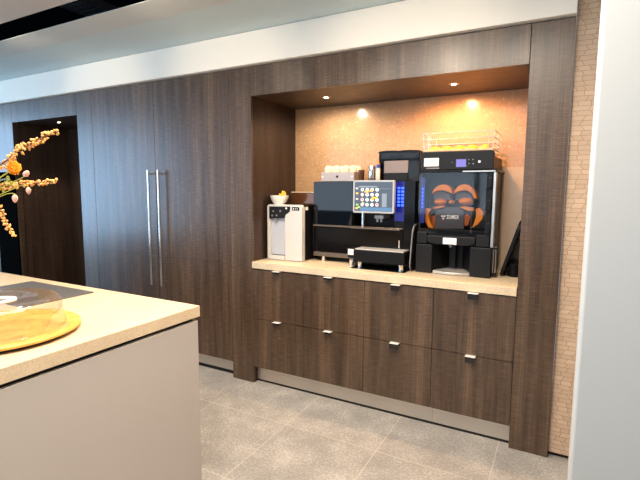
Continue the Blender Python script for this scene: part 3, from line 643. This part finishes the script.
# leaning trays
def leaning(name, label, xb, zb, xt, zt, y0, y1, th, mat):
    n = Vector((zt - zb, 0, -(xt - xb))).normalized(); up = Vector((xt - xb, 0, zt - zb)); L = up.length; up.normalize()
    root = thing(name, label, 'tray', (xb, (y0 + y1) / 2, zb))
    def slab(pts, t0, t1, nm, mm, bev):
        m = MB(); bmv = m.bm
        A = [bmv.verts.new(Vector((xb, 0, zb)) + up * v + Vector((0, u, 0)) + n * t0) for u, v in pts]; B = [bmv.verts.new(Vector((xb, 0, zb)) + up * v + Vector((0, u, 0)) + n * t1) for u, v in pts]
        bmv.faces.new(A); bmv.faces.new(B[::-1])
        for i in range(len(pts)): bmv.faces.new((A[i], B[i], B[(i + 1) % len(pts)], A[(i + 1) % len(pts)]))
        return m.build(nm, mm, root, bevel=bev)
    o_ = rrect(y0, y1, 0, L, .06, 6); slab(o_, 0, th * .4, 'base', mat, .001)
    c = [((y0 + y1) / 2 + (u - (y0 + y1) / 2) * .93, L / 2 + (v - L / 2) * .93) for u, v in o_]
    # raised rim
    m = MB(); bmv = m.bm
    def ring(pts, t_): return [bmv.verts.new(Vector((xb, 0, zb)) + up * v + Vector((0, u, 0)) + n * t_) for u, v in pts]
    r1, r2, r3, r4 = ring(o_, -th * .6), ring(c, -th * .6), ring(o_, -.0002), ring(c, -.0002)
    for P_, Q_ in ((r1, r2), (r2, r4), (r4, r3), (r3, r1)):
        for i in range(len(P_)): bmv.faces.new((P_[i], P_[(i + 1) % len(P_)], Q_[(i + 1) % len(P_)], Q_[i]))
    m.build('rim', M_grey if mat is M_black2 else mat, root, bevel=.001)
leaning('serving_tray', 'black serving tray leaning on the niche side wall beside the juicer', 1.742, ZC + .004, 1.848, 1.33, .30, .59, .020, M_black)
leaning('serving_tray', 'narrow black tray tucked upright between coffee machine and juicer', 1.184, ZC + .002, 1.202, 1.29, .165, .44, .012, M_black2)
t = thing('tray_shade_block', 'low black rounded block added to fill the shaded underside of the leaning tray', 'shade block', (1.81, .42, ZC))  # black block added as the dark shade below the leaning tray
bn = MB().prism([(1.778, .36), (1.79, .335), (1.815, .322), (1.84, .335), (1.855, .36), (1.855, .57), (1.778, .57)], ZC, ZC + .012, 'z').build('base', M_black, t, bevel=.002)
MB().prism([(1.780, .362), (1.792, .338), (1.815, .326), (1.838, .338), (1.852, .362), (1.852, .568), (1.780, .568)], ZC + .0125, ZC + .085, 'z').build('body', M_black, t, bevel=.003)

# ------------------------------------------------------------------ island
t = thing('kitchen_island', 'kitchen island base with plain warm grey end panel', 'island', (-1.2, -2.1, 0))
MB().box(-3.0, .493, -3.2, -1.112, .0, .866).build('end_panel', M_island, t, bevel=.0015)
MB().box(-2.98, .475, -3.18, -1.13, .8665, .884).build('shadow_gap', M_core, t)
tag(MB().box(-3.05, .500, -3.25, -1.102, .8845, .940).build('island_worktop', M_counter, bevel=.0025), 'beige stone worktop slab on the kitchen island', 'worktop')
ZI = .9403
sl = tag(MB().box(-.80, -.205, -1.56, -1.185, ZI, ZI + .006).build('slate_board', M_slate, bevel=.001), 'flat grey slate board on the island worktop behind the cake dome', 'board')
# cake board and dome
CX, CY, CR = .13, -1.825, .283
t = thing('cake_stand', 'round light wooden cake board on a dark turntable foot on the island', 'cake stand', (CX, CY, ZI))
MB().lathe([(0, .009), (CR - .02, .009), (CR, .017), (CR, .024), (CR - .006, .029), (CR - .03, .029), (CR - .036, .026), (0, .026)], (CX, CY, ZI), seg=72).build('board', M_board_w, t, smooth=True)
MB().lathe([(0, 0), (CR - .03, 0), (CR - .022, .0085), (0, .0085)], (CX, CY, ZI), seg=72).build('foot', M_dark_rim, t, smooth=True)
DR, DH = .226, .118
zb = ZI + .0265
t = thing('cake_dome', 'clear plastic cake dome covering the round wooden board', 'cake dome', (CX, CY, zb))
prof = [(DR + .006, 0), (DR + .006, .004), (DR, .006), (DR - .004, .06), (DR - .008, DH - .022), (DR - .016, DH - .008), (DR - .034, DH), (.095, DH), (.085, DH - .006), (.06, DH - .008)]
MB().lathe(prof, (CX, CY, zb), seg=80).build('cover', M_clear, t, smooth=True)
MB().lathe([(.062, DH - .010), (.062, DH - .004), (.042, DH - .002), (.034, DH - .010)], (CX, CY, zb), seg=48, close=True).build('finger_ring', flat('frosted_ring', (.75, .74, .70), .3), t, smooth=True)

# ------------------------------------------------------------------ flowers
VX, VY = -.30, -2.02
t = thing('vase', 'pale vase holding the berry branches on the island', 'vase', (VX, VY, ZI))
MB().lathe([(0, 0), (.055, 0), (.075, .06), (.08, .14), (.055, .23), (.04, .27), (.046, .30), (.040, .30), (.034, .27), (.048, .23), (.07, .14), (.066, .06), (0, .012)], (VX, VY, ZI), seg=40).build('body', M_vase, t, smooth=True)
VT = Vector((VX, VY, ZI + .29))
def bez(p0, p1, p2, n):
    return [p0 * (1 - s) ** 2 + p1 * 2 * s * (1 - s) + p2 * s * s for s in [k / n for k in range(n + 1)]]
bm_ = MB().ball((0, 0, 0), .0047, seg=10).ball((0, 0, .0058), .0018, seg=6)
berry_me = None
def branch(label, path, n_b, spread, side_len):
    global berry_me
    P_ = [Vector(p) for p in path]
    first = P_[0]
    root = thing('berry_branch', label, 'branch', VT + Vector((0, 0, -.2)), 'branches of orange berries in the vase')
    lead = bez(VT + Vector((random.uniform(-.01, .01), random.uniform(-.01, .01), -.2)), VT + (first - VT) * .35 + Vector((0, 0, .06)), first, 8)
    pts = lead[:-1] + P_
    mm = MB().tube(pts, .003, 8)
    segs = []
    L = [(b - a).length for a, b in zip(P_, P_[1:])]; tot = sum(L)
    spots_ = []
    for k in range(n_b):
        s = tot * (k + random.random() * .8) / n_b; i = 0
        while i < len(L) - 1 and s > L[i]: s -= L[i]; i += 1
        p = P_[i].lerp(P_[i + 1], min(1, s / L[i]))
        tdir = (P_[i + 1] - P_[i]).normalized()
        u = Vector((random.gauss(0, 1), random.gauss(0, .8), random.gauss(0, 1))); u = (u - tdir * u.dot(tdir)).normalized()
        q = p + u * random.uniform(.3, 1) * spread * (1.15 - .75 * k / n_b) + tdir * random.uniform(0, side_len)
        mm.tube([p, p.lerp(q, .6) + tdir * .003, q], .0012, 5); spots_.append(q)
    st = mm.build('stem', M_stem, root, smooth=True)
    for q in spots_:
        if berry_me is None:
            b = bm_.build('berry', M_berry, root, smooth=True); berry_me = b.data
        else:
            b = bpy.data.objects.new('berry', berry_me); C.objects.link(b); b.parent = root; b.matrix_parent_inverse = Matrix.Translation(-Vector(root.location))
        b.location = q; s = random.uniform(.8, 1.1); b.scale = (s, s, s); b.rotation_euler = (random.random() * 6, random.random() * 6, 0)
branch('branch of orange berries rising highest, towards the alcove spotlight', [(0.2710, -1.86, 1.5960), (0.3520, -1.86, 1.6220), (0.3990, -1.86, 1.6450), (0.4610, -1.86, 1.6590), (0.5200, -1.86, 1.6730), (0.5770, -1.86, 1.6900), (0.6320, -1.86, 1.6990)], 90, .021, .012)
branch('branch of orange berries pointing level below the orange bloom', [(0.2210, -1.84, 1.5210), (0.3140, -1.84, 1.5250), (0.3970, -1.84, 1.5360), (0.4640, -1.84, 1.5360), (0.5220, -1.84, 1.5390), (0.5780, -1.84, 1.5420)], 74, .016, .012)
branch('branch of orange berries drooping below all the other stems', [(0.2670, -1.88, 1.4600), (0.3160, -1.88, 1.4330), (0.3370, -1.88, 1.3980), (0.3590, -1.88, 1.3710), (0.3820, -1.88, 1.3510)], 46, .013, .008)
# bloom
fc = Vector((0.3130, -1.8300, 1.5900))
t = thing('orange_flower', 'full orange bloom between the two upper berry branches', 'flower', fc)
ndir = (EYE - fc).normalized() * .9 + Vector((.1, -.1, .2)); ndir.normalize(); q = Vector((0, 0, 1)).rotation_difference(ndir)
pet = MB()
for ring_, (n_, rr_, tilt, ln) in enumerate(((20, .006, 15, .034), (18, .005, 35, .031), (15, .004, 52, .027), (12, .002, 68, .022), (7, .001, 82, .016))):
    for k in range(n_):
        a = 2 * PI * (k + ring_ * .5) / n_ + random.uniform(-.1, .1); tl_ = math.radians(tilt + random.uniform(-8, 8)); L_ = .78 * ln * random.uniform(.9, 1.1)
        d = Vector((math.cos(a) * math.cos(tl_), math.sin(a) * math.cos(tl_), math.sin(tl_))); s_ = Vector((-math.sin(a), math.cos(a), 0)); n2 = d.cross(s_)
        pp = [d * rr_, d * (L_ * .45) + s_ * .0042 + n2 * .001, d * (L_ * .85) + s_ * .0046, d * L_ - n2 * .002, d * (L_ * .85) - s_ * .0046, d * (L_ * .45) - s_ * .0042 + n2 * .001]
        vs = [pet.bm.verts.new(fc + q @ (p + Vector((0, 0, .002 * ring_)))) for p in pp]; vs2 = [pet.bm.verts.new(fc + q @ (p + Vector((0, 0, .002 * ring_)) + n2 * .0012)) for p in pp]
        pet.bm.faces.new(vs); pet.bm.faces.new(vs2[::-1])
        for i in range(6): pet.bm.faces.new((vs[i], vs2[i], vs2[(i + 1) % 6], vs[(i + 1) % 6]))
pet.build('petals', M_petal, t)
st = bez(VT + Vector((.012, 0, -.2)), VT + Vector((.2, .03, .12)), fc - ndir * .012, 10)
MB().tube(st, .0028, 8).build('stem', M_leaf, t, smooth=True)
MB().ball(fc - ndir * .010, .011, seg=12).build('calyx', M_leaf, t, smooth=True)
lf = MB()
for p, dx, dz, s_ in ((Vector((0.2890, -1.8350, 1.5610)), -.02, -.012, .03), (Vector((0.2670, -1.8350, 1.5430)), .016, -.016, .032), (Vector((0.2520, -1.8350, 1.5250)), -.02, -.02, .03), (Vector((0.3000, -1.8350, 1.5430)), .012, -.02, .026)):
    d = Vector((dx, .004, dz)).normalized(); sd = Vector((-d.z, .3, d.x)).normalized() * .30
    vs = [p, p + d * s_ * .4 + sd * s_, p + d * s_ * .75 + sd * s_ * .7, p + d * s_ * 1.2, p + d * s_ * .75 - sd * s_ * .7, p + d * s_ * .4 - sd * s_]
    A = [lf.bm.verts.new(v_) for v_ in vs]; B = [lf.bm.verts.new(v_ + Vector((0, .0012, 0))) for v_ in vs]
    lf.bm.faces.new(A); lf.bm.faces.new(B[::-1])
    for i in range(6): lf.bm.faces.new((A[i], B[i], B[(i + 1) % 6], A[(i + 1) % 6]))
    lf.tube([p, st[-3]], .001, 5)
lf.build('leaves', M_leaf, t)['kind'] = 'stuff'
for p, e, lab, ang, s in ((Vector((0.4250, -1.8500, 1.5660)), Vector((0.3680, -1.8500, 1.5460)), 'pale pink bud beside the orange bloom', (.5, 0, .35), 1), (Vector((0.3470, -1.8500, 1.4830)), Vector((0.2910, -1.8500, 1.4960)), 'pink bud hanging under the level berry branch', (-.1, 0, -1), 1), (Vector((0.4340, -1.8500, 1.5110)), Vector((0.3810, -1.8500, 1.5250)), 'small pink bud hanging nearest the level branch tip', (-.05, 0, -1), 0.85)):
    d = Vector(ang).normalized()
    t = thing('pink_bud', lab, 'bud', p, 'pink buds among the berries')
    MB().lathe([(0, -.013 * s), (.005 * s, -.011 * s), (.0095 * s, -.003 * s), (.009 * s, .006 * s), (.005 * s, .014 * s), (0, .018 * s)], p, d, 20).build('petals', M_pink, t, smooth=True)
    MB().tube(bez(p - d * .012 * s, p - d * .02, e, 6) + bez(e, VT + (e - VT) * .5 + Vector((0, 0, .04)), VT + Vector((0, .012, -.15)), 8)[1:], .0013, 6).build('stem', M_leaf, t, smooth=True)
